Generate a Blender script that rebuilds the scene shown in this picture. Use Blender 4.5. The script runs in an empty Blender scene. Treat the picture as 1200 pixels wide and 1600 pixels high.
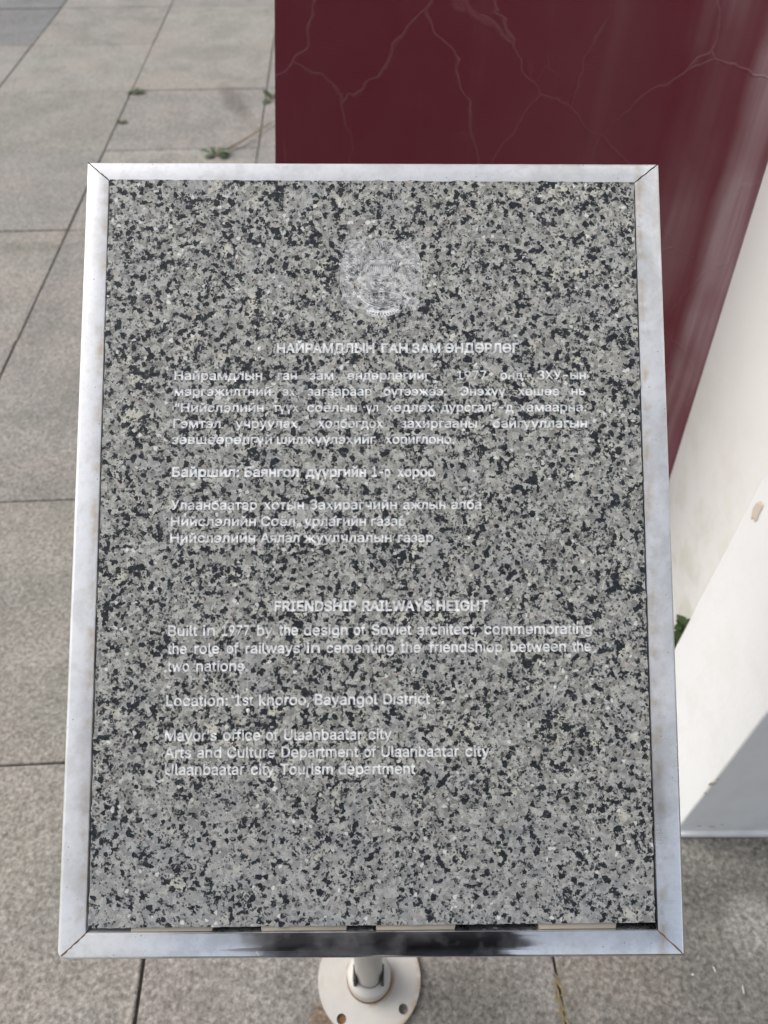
import bpy, bmesh, math, random
import numpy as np
from mathutils import Vector, Matrix
from mathutils.geometry import delaunay_2d_cdt
random.seed(7)
S = bpy.context.scene
R = math.radians

# ------------------------------------------------------------------ camera, sky, sun, exposure
F_PX = 1200.0
CAM_H = 1.24
PITCH = R(47.8)
cam_data = bpy.data.cameras.new('camera')
cam = bpy.data.objects.new('camera', cam_data)
S.collection.objects.link(cam)
cam.location = (0, 0, CAM_H)
cam.rotation_euler = (math.pi / 2 - PITCH, 0, 0)
cam_data.sensor_fit = 'VERTICAL'
cam_data.sensor_height = 36.0
cam_data.lens = 27.0
cam_data.clip_start = 0.02
cam_data.clip_end = 800
cam_data.dof.use_dof = True
cam_data.dof.focus_distance = 0.585
cam_data.dof.aperture_fstop = 8.0
S.camera = cam
CM = Matrix.Translation((0, 0, CAM_H)) @ Matrix.Rotation(math.pi / 2 - PITCH, 4, 'X')

SUN_DIR = Vector((-0.70, 0.22, 0.72)).normalized()
SUN_EL = math.asin(SUN_DIR.z)
world = bpy.data.worlds.new('World')
S.world = world
world.use_nodes = True
wn = world.node_tree.nodes
sky = wn.new('ShaderNodeTexSky')
sky.sky_type = 'NISHITA'
sky.sun_disc = False
sky.sun_elevation = SUN_EL
sky.sun_rotation = math.atan2(SUN_DIR.x, SUN_DIR.y)
sky.air_density = 1.0
sky.dust_density = 4.0
sky.ozone_density = 1.0
veil = wn.new('ShaderNodeHueSaturation')                            # thin even cloud takes the blue out of the sky
veil.inputs['Saturation'].default_value = 0.42
world.node_tree.links.new(sky.outputs[0], veil.inputs['Color'])
world.node_tree.links.new(veil.outputs[0], wn['Background'].inputs[0])
wn['Background'].inputs[1].default_value = 0.15
sd = bpy.data.lights.new('sun', 'SUN')
sd.energy = 0.6
sd.angle = R(40)
sd.color = (1.0, 0.995, 0.988)
sun = bpy.data.objects.new('sun', sd)
S.collection.objects.link(sun)
sun.rotation_euler = SUN_DIR.to_track_quat('Z', 'Y').to_euler()
S.view_settings.view_transform = 'Standard'
S.view_settings.look = 'None'
S.view_settings.exposure = 0.75
S.view_settings.gamma = 1.0
S.view_settings.use_curve_mapping = False

# ------------------------------------------------------------------ material helper
class NT:
    def __init__(s, name):
        s.m = bpy.data.materials.new(name)
        s.m.use_nodes = True
        s.t = s.m.node_tree
        s.b = s.t.nodes['Principled BSDF']
    def n(s, typ, **kw):
        nd = s.t.nodes.new(typ)
        for k, v in kw.items():
            if k[0] == '_':
                nd.inputs[k[1:].replace('_', ' ')].default_value = v
            else:
                setattr(nd, k, v)
        return nd
    def l(s, a, b):
        s.t.links.new(a, b)
    def co(s, kind='Object'):
        return s.n('ShaderNodeTexCoord').outputs[kind]
    def scaled(s, vec, sc):
        m = s.n('ShaderNodeMapping')
        m.inputs['Scale'].default_value = sc
        s.l(vec, m.inputs[0])
        return m.outputs[0]
    def noise(s, vec, scale, detail=3, rough=.55, out='Fac'):
        nd = s.n('ShaderNodeTexNoise', _Scale=scale, _Detail=detail, _Roughness=rough)
        s.l(vec, nd.inputs['Vector'])
        return nd.outputs[out]
    def voro(s, vec, scale, feature='F1', out='Color', rand=1.0):
        nd = s.n('ShaderNodeTexVoronoi', feature=feature, _Scale=scale)
        nd.inputs['Randomness'].default_value = rand
        s.l(vec, nd.inputs['Vector'])
        return nd.outputs[out]
    def math(s, op, a, b=0.0, c=None):
        nd = s.n('ShaderNodeMath', operation=op)
        for i, v in enumerate((a, b) if c is None else (a, b, c)):
            if isinstance(v, (int, float)):
                nd.inputs[i].default_value = v
            else:
                s.l(v, nd.inputs[i])
        return nd.outputs[0]
    def warp(s, vec, scale, amount, detail=2):
        c = s.noise(vec, scale, detail, out='Color')
        a = s.n('ShaderNodeVectorMath', operation='SUBTRACT')
        s.l(c, a.inputs[0]); a.inputs[1].default_value = (.5, .5, .5)
        b = s.n('ShaderNodeVectorMath', operation='MULTIPLY_ADD')
        s.l(a.outputs[0], b.inputs[0]); b.inputs[1].default_value = (amount,) * 3
        s.l(vec, b.inputs[2])
        return b.outputs[0]
    def ramp(s, fac, lo, hi, a=0.0, b=1.0):
        nd = s.n('ShaderNodeMapRange')
        nd.inputs[1].default_value = lo; nd.inputs[2].default_value = hi
        nd.inputs[3].default_value = a; nd.inputs[4].default_value = b
        s.l(fac, nd.inputs[0])
        return nd.outputs[0]
    def mix(s, fac, a, b, blend='MIX'):
        nd = s.n('ShaderNodeMix', data_type='RGBA', blend_type=blend)
        for sock, v in ((nd.inputs[0], fac), (nd.inputs[6], a), (nd.inputs[7], b)):
            if isinstance(v, (int, float)):
                sock.default_value = v
            elif isinstance(v, tuple):
                sock.default_value = (*v, 1)
            else:
                s.l(v, sock)
        return nd.outputs[2]
    def sep(s, col):
        nd = s.n('ShaderNodeSeparateColor'); s.l(col, nd.inputs[0]); return nd.outputs
    def sepv(s, v):
        nd = s.n('ShaderNodeSeparateXYZ'); s.l(v, nd.inputs[0]); return nd.outputs
    def set(s, **kw):
        for k, v in kw.items():
            sock = s.b.inputs[k.replace('_', ' ')]
            if isinstance(v, (int, float)):
                sock.default_value = v
            elif isinstance(v, tuple):
                sock.default_value = (*v, 1)
            else:
                s.l(v, sock)
        return s
    def bump(s, h, strength, dist):
        b = s.n('ShaderNodeBump', _Strength=strength, _Distance=dist)
        s.l(h, b.inputs['Height'])
        s.l(b.outputs[0], s.b.inputs['Normal'])

def plain(name, col, rough=.6, metal=0.0):
    return NT(name).set(Base_Color=col, Roughness=rough, Metallic=metal).m

def granite(name, etch):
    g = NT(name)
    co = g.co()
    fine = g.warp(g.warp(co, 520, .0036, 4), 90, .004, 1)
    zone = g.noise(co, 48, 3)
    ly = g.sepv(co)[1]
    low = g.ramp(ly, -.27, -.15, 1, 0)                      # greyer, with fewer dark flecks towards the lower end of the slab
    base = g.sep(g.voro(fine, 330))
    val = g.ramp(base[0], 0, 1, .165, .425)
    fn = g.noise(co, 900, 3, .7)
    val = g.math('MULTIPLY', val, g.ramp(fn, .28, .72, .62, 1.38))
    comb = g.n('ShaderNodeCombineColor')
    g.l(val, comb.inputs[0]); g.l(g.math('MULTIPLY', val, .998), comb.inputs[1]); g.l(g.math('MULTIPLY', val, .915), comb.inputs[2])
    col = comb.outputs[0]
    cream = g.ramp(g.noise(g.warp(co, 200, .006), 46, 4, .6), .615, .66)
    col = g.mix(g.math('MULTIPLY', cream, .6), col, (.60, .58, .47))
    blue = g.ramp(g.noise(co, 30, 2), .5, .68)
    col = g.mix(g.math('MULTIPLY', blue, .30), col, (.25, .265, .28))
    pink = g.ramp(base[1], .93, .96)
    col = g.mix(g.math('MULTIPLY', pink, .35), col, (.40, .32, .28))
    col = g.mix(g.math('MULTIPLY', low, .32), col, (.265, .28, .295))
    thr = g.math('MULTIPLY_ADD', zone, .85, -.165)
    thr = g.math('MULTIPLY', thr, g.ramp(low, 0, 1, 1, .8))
    thr = g.math('ADD', thr, g.ramp(g.noise(co, 1100, 3, .7), .25, .75, -.10, .10))
    v1 = g.sep(g.voro(fine, 300))[2]
    d1 = g.ramp(g.math('SUBTRACT', g.math('MULTIPLY', thr, .62), v1), -.01, .012)
    rag = g.noise(co, 175, 6, .68)
    d4 = g.ramp(g.math('SUBTRACT', g.math('MULTIPLY_ADD', thr, .30, rag), .66), -.004, .012)
    f2 = g.warp(co, 800, .0018, 3)
    v2 = g.sep(g.voro(f2, 640))[1]
    d2 = g.ramp(g.math('SUBTRACT', g.math('MULTIPLY', thr, .6), v2), -.01, .03)
    dark = g.math('MAXIMUM', g.math('MAXIMUM', d1, d4), g.math('MULTIPLY', d2, .85))
    dcol = g.mix(g.ramp(g.noise(co, 500, 2), .35, .65), (.004, .006, .009), (.022, .027, .034))
    col = g.mix(g.math('MULTIPLY', dark, .97), col, dcol)
    sp = g.ramp(g.sep(g.voro(co, 420))[0], .987, .99)
    col = g.mix(g.math('MULTIPLY', sp, .6), col, (.75, .75, .72))
    if etch:
        col = g.mix(g.ramp(g.noise(co, 160, 3, .6), .36, .62, etch - (.30 if etch > .5 else .12), etch + .25), col, (.84, .845, .83))
        g.set(Base_Color=col, Roughness=.75)
        g.bump(g.noise(co, 1500, 3), .5, .00045)
    else:
        g.set(Base_Color=col, Roughness=g.ramp(fn, .3, .7, .45, .62), Specular_IOR_Level=.14)
        g.bump(g.math('ADD', g.math('MULTIPLY', dark, -.5), fn), .35, .00045)
    return g.m

def steel():
    g = NT('brushed_steel')
    co = g.co()
    big = g.noise(co, 22, 4, .6)
    spots = g.ramp(g.voro(g.warp(co, 60, .01), 75, out='Distance'), .10, .20, 1, 0)
    pick = g.ramp(g.sep(g.voro(g.warp(co, 60, .01), 75))[0], .60, .68)
    spots = g.math('MULTIPLY', spots, pick)
    tiny = g.math('MULTIPLY', g.ramp(g.voro(co, 260, out='Distance'), .10, .16, 1, 0), g.ramp(g.sep(g.voro(co, 260))[0], .86, .9))
    film = g.math('MULTIPLY', g.ramp(big, .42, .68), 1.0)       # dried dust film with its own patches
    xy = g.sepv(co)
    fade = g.ramp(xy[1], -.285, -.12, .0, .55)                   # rain keeps the low end cleaner
    left = g.ramp(xy[0], -.11, -.19, 0, .6)
    film = g.math('MINIMUM', g.math('ADD', g.math('MULTIPLY', film, .16), g.math('MAXIMUM', fade, left)), .9)
    film = g.math('MAXIMUM', film, g.math('MULTIPLY', spots, .5))
    col = g.mix(film, (.69, .70, .715), (.68, .68, .675))
    col = g.mix(g.math('MULTIPLY', tiny, .7), col, (.12, .10, .09))
    col = g.mix(g.math('MULTIPLY', spots, .30), col, (.48, .46, .43))
    wipe = g.ramp(g.noise(g.warp(co, 12, .03), 26, 5, .7), .46, .62)
    col = g.mix(g.math('MULTIPLY', wipe, .5), col, (.47, .465, .445))
    mot = g.ramp(g.noise(co, 150, 5, .75), .50, .66)
    col = g.mix(g.math('MULTIPLY', mot, .30), col, (.46, .455, .44))
    # brown grime in the groove next to the slab
    dx = g.math('SUBTRACT', g.math('ABSOLUTE', xy[0]), .2085)
    grime = g.math('MULTIPLY', g.ramp(g.math('ABSOLUTE', dx), .0, .006, 1, 0), g.ramp(g.noise(co, 70, 4), .45, .7))
    col = g.mix(g.math('MULTIPLY', grime, .75), col, (.42, .32, .20))
    g.set(Base_Color=col, Metallic=g.ramp(film, 0, .9, 1.0, .12), Roughness=g.ramp(g.math('ADD', film, g.math('MULTIPLY', g.noise(co, 60, 3), .08)), 0, 1, .03, .5))
    st = g.noise(g.scaled(co, (6, 900, 900)), 1.0, 3)
    g.bump(g.math('ADD', g.math('MULTIPLY', st, .3), g.noise(co, 30, 2)), .10, .0012)
    return g.m

def ray(u, v):
    return CM.to_3x3() @ Vector(((u - 600) / F_PX, (800 - v) / F_PX, -1))
def ground(u, v, z=0.0):
    d = ray(u, v); t = (z - CAM_H) / d.z
    return Vector((d.x * t, d.y * t, z))
def paving_mat():
    g = NT('flamed_granite_paving')
    co = g.co('Generated')
    oi = g.n('ShaderNodeObjectInfo')
    wpos = g.n('ShaderNodeNewGeometry').outputs['Position']
    rnd = oi.outputs['Random']
    col = g.mix(rnd, (.215, .205, .180), (.262, .244, .216))
    patch = g.noise(wpos, 5.5, 4, .6)
    col = g.mix(g.ramp(patch, .4, .60, 0, .85), col, (.178, .170, .148))
    pk = g.noise(wpos, 3.1, 3)
    col = g.mix(g.ramp(pk, .45, .62, 0, .6), col, (.25, .218, .19))
    dirt = g.noise(g.warp(wpos, 12, .08), 9, 5, .65)
    col = g.mix(g.ramp(dirt, .54, .72, 0, .6), col, (.15, .14, .115))
    def blot(u0, v0, rx, ry, ang, colr, amt):
        p = ground(u0, v0); m = g.n('ShaderNodeMapping', vector_type='TEXTURE'); m.inputs['Location'].default_value = (p.x, p.y, 0); m.inputs['Rotation'].default_value = (0, 0, ang); m.inputs['Scale'].default_value = (rx, ry, 1)
        g.l(g.warp(wpos, 14, min(rx, ry) * .9, 3), m.inputs[0]); L = g.n('ShaderNodeVectorMath', operation='LENGTH'); g.l(m.outputs[0], L.inputs[0])
        return g.mix(g.ramp(L.outputs['Value'], .5, 1.1, amt, 0), col, colr)
    col = blot(368, 160, .05, .26, .35, (.10, .085, .07), .6)
    col = blot(45, 1300, .10, .13, 0, (.27, .24, .19), .25)
    col = blot(50, 385, .14, .035, 0, (.13, .13, .10), .5)
    col = blot(1130, 1400, .10, .05, 0, (.09, .09, .08), .45)
    col = blot(1180, 1440, .05, .05, 0, (.42, .41, .38), .5)
    col = blot(740, 1560, .09, .06, 0, (.11, .105, .085), .5)
    col = blot(505, 1590, .02, .02, 0, (.14, .08, .04), .7)
    gr = g.noise(wpos, 150, 5, .75)
    gm = g.ramp(gr, .34, .66, .50, 1.55)
    gv = g.sep(g.voro(g.warp(wpos, 160, .006), 150))
    gm = g.math('MULTIPLY', gm, g.ramp(gv[0], 0, 1, .80, 1.18))
    mx = g.n('ShaderNodeMix', data_type='RGBA', blend_type='MULTIPLY'); mx.inputs[0].default_value = 1
    cc = g.n('ShaderNodeCombineColor')
    for i in range(3): g.l(gm, cc.inputs[i])
    g.l(col, mx.inputs[6]); g.l(cc.outputs[0], mx.inputs[7])
    col = mx.outputs[2]
    wh = g.ramp(g.sep(g.voro(g.warp(wpos, 260, .006), 260))[1], .955, .985)
    col = g.mix(g.math('MULTIPLY', wh, .35), col, (.45, .43, .39))
    tint = g.mix(1.0, col, oi.outputs['Color'], 'MULTIPLY')
    g.set(Base_Color=tint, Roughness=.85)
    g.bump(g.math('ADD', gr, g.math('MULTIPLY', g.noise(wpos, 40, 3), .6)), .6, .0025)
    return g.m

def maroon_mat():
    g = NT('maroon_gloss_paint')
    co = g.co()
    w = g.warp(g.warp(co, 4.0, .16, 4), 26, .022, 3)
    sx = g.scaled(w, (1, .5, .8))
    ed = g.voro(sx, 7.2, 'DISTANCE_TO_EDGE', 'Distance', .95)
    m = g.noise(co, 5.0, 2)
    line = g.math('MULTIPLY', g.ramp(ed, .002, .012, 1, 0), g.ramp(m, .30, .52, 0.08, 1))
    ed2 = g.voro(g.scaled(g.warp(w, 40, .02), (1, .5, .8)), 13, 'DISTANCE_TO_EDGE', 'Distance', 1)
    line2 = g.math('MULTIPLY', g.ramp(ed2, .004, .03, 1, 0), g.ramp(g.noise(co, 7, 2), .60, .68, 0, .45))
    ln = g.math('MAXIMUM', line, line2)
    col = g.mix(g.noise(co, 3, 3), (.110, .0135, .023), (.138, .019, .029))
    col = g.mix(g.ramp(g.noise(g.scaled(co, (24, 24, 1.4)), 1, 4), .54, .78, 0, .22), col, (.20, .085, .085))
    col = g.mix(g.math('MULTIPLY', ln, .20), col, (.27, .105, .095))
    # pale upright streaks on the rounded corner, broken along their height
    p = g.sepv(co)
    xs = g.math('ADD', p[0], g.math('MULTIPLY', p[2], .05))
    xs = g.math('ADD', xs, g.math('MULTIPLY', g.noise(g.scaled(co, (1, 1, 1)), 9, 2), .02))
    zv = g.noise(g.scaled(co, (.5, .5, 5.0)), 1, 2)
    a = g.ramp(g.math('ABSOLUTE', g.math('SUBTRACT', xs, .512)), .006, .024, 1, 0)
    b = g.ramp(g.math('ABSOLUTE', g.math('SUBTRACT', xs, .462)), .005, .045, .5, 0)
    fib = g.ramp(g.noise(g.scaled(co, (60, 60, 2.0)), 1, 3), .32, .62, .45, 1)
    pale_streak = g.math('MULTIPLY', g.math('MAXIMUM', g.math('MULTIPLY', a, g.ramp(zv, .30, .5, .4, 1)), g.math('MULTIPLY', b, g.ramp(g.noise(co, 6, 2), .4, .6, .3, 1))), fib)
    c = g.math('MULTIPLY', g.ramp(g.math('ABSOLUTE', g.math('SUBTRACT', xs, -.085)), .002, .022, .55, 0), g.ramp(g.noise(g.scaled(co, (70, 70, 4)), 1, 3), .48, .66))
    pale_streak = g.math('MAXIMUM', pale_streak, c)
    col = g.mix(g.math('MULTIPLY', pale_streak, .62), col, (.42, .32, .33))
    g.set(Base_Color=col, Roughness=g.ramp(g.noise(co, 20, 3), .3, .7, .34, .5), Specular_IOR_Level=.4)
    h = g.math('ADD', g.math('MULTIPLY', ln, .7), g.math('MULTIPLY', g.noise(co, 18, 3), .5))
    g.bump(h, .4, .004)
    return g.m

def white_mat(name, cream):
    g = NT(name)
    co = g.co()
    col = g.mix(g.noise(co, 5, 4), (.75, .762, .765), (.785, .797, .80))
    z = g.sepv(co)[2]
    st = g.ramp(g.noise(g.warp(co, 20, .03), 14, 5, .65), .46, .66)
    lowz = g.ramp(z, .15, .60, 1, .06)
    col = g.mix(g.math('MULTIPLY', g.math('MULTIPLY', st, lowz), 1.0 if cream else .14), col, (.42, .40, .29))
    if cream:
        col = g.mix(.6, col, (.86, .855, .81))
    foot = g.ramp(z, .0, .05, 1, 0)
    col = g.mix(g.math('MULTIPLY', foot, g.ramp(g.noise(co, 30, 3), .35, .7, .0, .4)), col, (.50, .48, .43))
    g.set(Base_Color=col, Roughness=.62)
    g.bump(g.math('ADD', g.noise(co, 9, 4), g.math('MULTIPLY', g.noise(co, 120, 2), .12)), .35, .006)
    return g.m

def flange_mat():
    g = NT('weathered_flange_paint')
    co = g.co()
    col = g.mix(g.noise(co, 40, 4), (.42, .40, .37), (.52, .50, .46))
    rad = g.n('ShaderNodeVectorMath', operation='LENGTH'); g.l(g.scaled(co, (1, 1, 0)), rad.inputs[0])
    r = rad.outputs['Value']
    ring = g.ramp(g.math('ABSOLUTE', g.math('SUBTRACT', r, .0325)), 0, .004, 1, 0)
    rim = g.ramp(r, .062, .071)
    n = g.ramp(g.noise(co, 45, 4), .50, .66)
    col = g.mix(g.math('MULTIPLY', g.math('MAXIMUM', g.math('MULTIPLY', rim, .8), ring), n), col, (.36, .23, .10))
    col = g.mix(g.ramp(g.noise(co, 70, 5, .7), .56, .72, 0, .4), col, (.44, .40, .33))
    g.set(Base_Color=col, Roughness=.55, Metallic=.1)
    g.bump(g.noise(co, 120, 3), .3, .001)
    return g.m

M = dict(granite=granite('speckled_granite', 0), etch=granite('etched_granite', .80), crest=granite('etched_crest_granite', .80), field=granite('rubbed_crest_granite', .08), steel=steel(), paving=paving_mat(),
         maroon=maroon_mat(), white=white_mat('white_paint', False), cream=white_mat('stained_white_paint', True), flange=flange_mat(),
         dark=plain('dark_tray_steel', (.035, .033, .030), .8), spacer=plain('beige_plastic', (.42, .37, .30), .6),
         rust=plain('rust_weld', (.16, .085, .04), .9), black=plain('black_hole_dirt', (.02, .017, .013), .95),
         chip=plain('bare_render', (.56, .49, .41), .9), pole=plain('pole_steel', (.46, .45, .42), .4, .5),
         dropping=plain('white_splash', (.62, .62, .58), .6))

def soil_mat():
    g = NT('joint_soil'); co = g.co()
    g.set(Base_Color=g.mix(g.noise(co, 60, 4), (.045, .037, .028), (.11, .095, .07)), Roughness=.95)
    g.bump(g.noise(co, 200, 3), .8, .004)
    return g.m
M['soil'] = soil_mat()
def leaf_mat(name, a, b):
    g = NT(name); co = g.co()
    g.set(Base_Color=g.mix(g.noise(co, 90, 3), a, b), Roughness=.55)
    return g.m
M['leaf'] = leaf_mat('weed_leaf', (.020, .042, .012), (.062, .10, .026))
M['dry'] = leaf_mat('dry_stem', (.16, .12, .06), (.32, .26, .14))

# ------------------------------------------------------------------ object helpers
def link(name, me, mat, parent=None, smooth=None):
    o = bpy.data.objects.new(name, me)
    S.collection.objects.link(o)
    for m in (mat if isinstance(mat, (list, tuple)) else [mat]):
        me.materials.append(m)
    if smooth is not None:
        for p in me.polygons: p.use_smooth = True
        me.set_sharp_from_angle(angle=R(smooth))
    if parent: o.parent = parent
    return o
def bm_obj(name, bm, mat, parent=None, smooth=None):
    bmesh.ops.recalc_face_normals(bm, faces=bm.faces)
    me = bpy.data.meshes.new(name); bm.to_mesh(me); bm.free()
    return link(name, me, mat, parent, smooth)
def empty(name, loc, label, cat, group=None):
    o = bpy.data.objects.new(name, None); S.collection.objects.link(o)
    o.empty_display_size = .05
    o.location = loc; o['label'] = label; o['category'] = cat
    if group: o['group'] = group
    return o
def tag(o, label, cat, group=None):
    o['label'] = label; o['category'] = cat
    if group: o['group'] = group
def prism(pts, z0, z1, bevel=0, seg=2, pts_top=None):
    bm = bmesh.new()
    a = [bm.verts.new((p[0], p[1], z0)) for p in pts]
    b = [bm.verts.new((p[0], p[1], z1)) for p in (pts_top or pts)]
    n = len(pts)
    bm.faces.new(a[::-1]); bm.faces.new(b)
    for i in range(n): bm.faces.new((a[i], a[(i + 1) % n], b[(i + 1) % n], b[i]))
    bmesh.ops.recalc_face_normals(bm, faces=bm.faces)
    if bevel: bmesh.ops.bevel(bm, geom=bm.edges[:], offset=bevel, segments=seg, profile=.5, affect='EDGES', clamp_overlap=True)
    return bm
def lathe(prof, n=48, c=(0, 0)):
    bm = bmesh.new(); rings = []
    for r, z in prof:
        rings.append([bm.verts.new((c[0] + r * math.cos(2 * math.pi * i / n), c[1] + r * math.sin(2 * math.pi * i / n), z)) for i in range(n)])
    for a, b in zip(rings, rings[1:]):
        for i in range(n): bm.faces.new((a[i], a[(i + 1) % n], b[(i + 1) % n], b[i]))
    return bm

# ------------------------------------------------------------------ the ground and its slabs
def quad(x0, x1, y0, y1, z):
    bm = bmesh.new(); bm.faces.new([bm.verts.new((x, y, z)) for x, y in ((x0, y0), (x1, y0), (x1, y1), (x0, y1))]); return bm
g = bm_obj('ground', quad(-300, 300, -300, 300, -.04), M['soil']); g['kind'] = 'structure'
TX, TY, YAW = .585, .6125, R(2.85)
pav = bm_obj('paving', quad(-11 * TX, 11 * TX, -4 * TY, 13 * TY, -.007), M['soil']); pav['kind'] = 'structure'
anchor = ground(223.5, 1503)                                        # a joint of the grid runs through here
org = Vector((anchor.x, .4555 * CAM_H, 0))
axd = Vector((-math.sin(YAW) , math.cos(YAW), 0))
# slide the origin along the joint direction to the row joint
org = anchor + axd * ((.4555 * CAM_H - anchor.y) / axd.y)
pav.location = org; pav.rotation_euler = (0, 0, YAW)
def slab_mesh(w, d, seed):
    rnd = random.Random(seed)
    bm = prism([(0, 0), (w, 0), (w, d), (0, d)], -.03, 0)
    top = [e for e in bm.edges if all(abs(v.co.z) < 1e-6 for v in e.verts)]
    bmesh.ops.bevel(bm, geom=top, offset=.0028, segments=2, profile=.5, affect='EDGES')
    me = bpy.data.meshes.new('paving_slab'); bm.to_mesh(me); bm.free(); me.materials.append(M['paving']); return me
GAP = .0042; GAPY = .0022
sm = slab_mesh(TX - GAP, TY - GAPY, 1)
for i in range(-8, 8):
    for j in range(-3, 10):
        o = bpy.data.objects.new('paving_slab', sm); S.collection.objects.link(o)
        o.parent = pav
        o.location = (i * TX + GAP / 2, j * TY + GAPY / 2, random.uniform(-.0022, .0014))
        o.rotation_euler = (random.uniform(-.001, .001), random.uniform(-.001, .001), random.uniform(-.0016, .0016))
        t = random.uniform(.93, 1.05)
        c = (t, t * random.uniform(.985, 1.01), t * random.uniform(.96, 1.01))
        if i in (-3,) and j >= 6: c = (.60, .64, .70)
        o.color = (*c, 1)

# ------------------------------------------------------------------ maroon wall with a rounded inner corner
def mar_poly(z):
    xl = -.226 + .10 * z; xr = .517 - .057 * z
    pts = [(xl, 1.05)]
    n = 18
    cx, cy, rx, ry = xr - .17, 1.05 - .10, .17, .10                 # ellipse centre left of and nearer than the corner
    for k in range(n + 1):
        a = math.pi / 2 * (1 - k / n)
        pts.append((cx + rx * math.cos(a), cy + ry * math.sin(a)))
    return pts + [(xr + .40, .9505), (xr + .40, 1.65), (xl, 1.65)]
rows = [0, .2, .4, .6, .8, 1.0, 1.3, 1.7, 2.2]
bm = bmesh.new(); rings = [[bm.verts.new((x, y, z)) for x, y in mar_poly(z)] for z in rows]
for a, b in zip(rings, rings[1:]):
    for i in range(len(a)): bm.faces.new((a[i], a[(i + 1) % len(a)], b[(i + 1) % len(a)], b[i]))
bm.faces.new(rings[-1])
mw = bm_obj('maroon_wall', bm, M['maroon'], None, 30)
tag(mw, 'glossy maroon painted wall with fine cracks and whitish streaks, standing behind the stone sign', 'wall')

# ------------------------------------------------------------------ white pier (front pillar and a stained wall set back behind it)
fl = ground(1052, 1303)
pier = empty('white_pier', (fl.x, fl.y, 0), 'white painted masonry pier at the right, shaded front and chipped corner, against the maroon wall', 'pier')
PD = fl.x / .699 - fl.y
bm = prism([(0, 0), (.75, 0), (.75, PD), (0, PD)], 0.012, 1.5, .004, 3)
bmesh.ops.subdivide_edges(bm, edges=[e for e in bm.edges if e.calc_length() > .5], cuts=3)
pil = bm_obj('pillar', bm, M['white'], pier, 35)
bm = prism([(-.003, -.006), (.752, -.006), (.752, PD), (-.003, PD)], 0, .0135, .003, 2)
bm_obj('plinth', bm, M['white'], pier, 35)
x0 = .517 - fl.x; yb = fl.y
def cr(z): s = -.057 * z; return [(x0 + s, PD + .002), (.85, PD + .002), (.85, .950 - yb), (x0 + s, .950 - yb)]
bm = prism(cr(0), 0, 2.2, .002, 2, cr(2.2))
bm_obj('recessed_wall', bm, M['cream'], pier, 35)
def chip_on(u, v, plane, size, name='chip', mat='chip', elong=1.6):
    """irregular flake scar on a pier face: plane ('x', x) or ('y', y)"""
    d = ray(u, v)
    t = (plane[1]) / (d.x if plane[0] == 'x' else d.y)
    p = Vector((0, 0, CAM_H)) + d * t
    bm = bmesh.new(); n = 14
    rim = []; inn = []
    for k in range(n):
        a = 2 * math.pi * k / n; r = size * random.uniform(.7, 1.15)
        a1, a2 = r * math.cos(a), r * math.sin(a) * elong
        off = .0009
        def P(q, s, o):
            return (o, q * s, 0) if False else None
        if plane[0] == 'x':
            rim.append(bm.verts.new((-.0006, a1, a2))); inn.append(bm.verts.new((-off - .0006, a1 * .75, a2 * .75)))
        else:
            rim.append(bm.verts.new((a1, -.0006, a2))); inn.append(bm.verts.new((a1 * .75, -off - .0006, a2 * .75)))
    for k in range(n): bm.faces.new((rim[k], rim[(k + 1) % n], inn[(k + 1) % n], inn[k]))
    bm.faces.new(inn)
    o = bm_obj(name, bm, M[mat], pier)
    o.location = p - pier.location
    return o
chip_on(1184, 797, ('x', fl.x), .0095, elong=2.0)
chip_on(1113, 1224, ('y', fl.y), .0055, mat='chip', elong=1.3)
chip_on(1103, 1238, ('y', fl.y), .0035, mat='chip', elong=.8)
chip_on(1121, 1216, ('y', fl.y), .003, mat='chip', elong=1.5)
for (u, v, s) in ((1092, 1290, .004), (1112, 1291, .006), (1128, 1288, .003)):
    chip_on(u, v, ('y', fl.y), s, mat='chip', elong=.5)

# ------------------------------------------------------------------ sign: local frame fitted to the frame's four corners
w = Vector((-9.25830754e-02, 8.23201603e-03, -2.17157833e-05))
Rl = Matrix.Rotation(w.length, 4, w.normalized())
SM = CM @ Matrix.Translation((-8.1424e-03, -2.21669e-02, -.575842)) @ Rl
SMi = SM.inverted()
def loc(u, v, z=0.0):
    o = SMi @ Vector((0, 0, CAM_H)); d = SMi.to_3x3() @ ray(u, v)
    t = (z - o.z) / d.z
    return Vector((o.x + d.x * t, o.y + d.y * t))
base = ground(577, 1528, .006)
sign = empty('stone_sign', (base.x, base.y, 0), 'speckled grey granite sign with engraved text in a steel frame on a round-footed post', 'sign')
def on_sign(o):
    o.parent = sign
    o.matrix_local = Matrix.Translation(-Vector((base.x, base.y, 0))) @ SM
    return o
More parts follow.
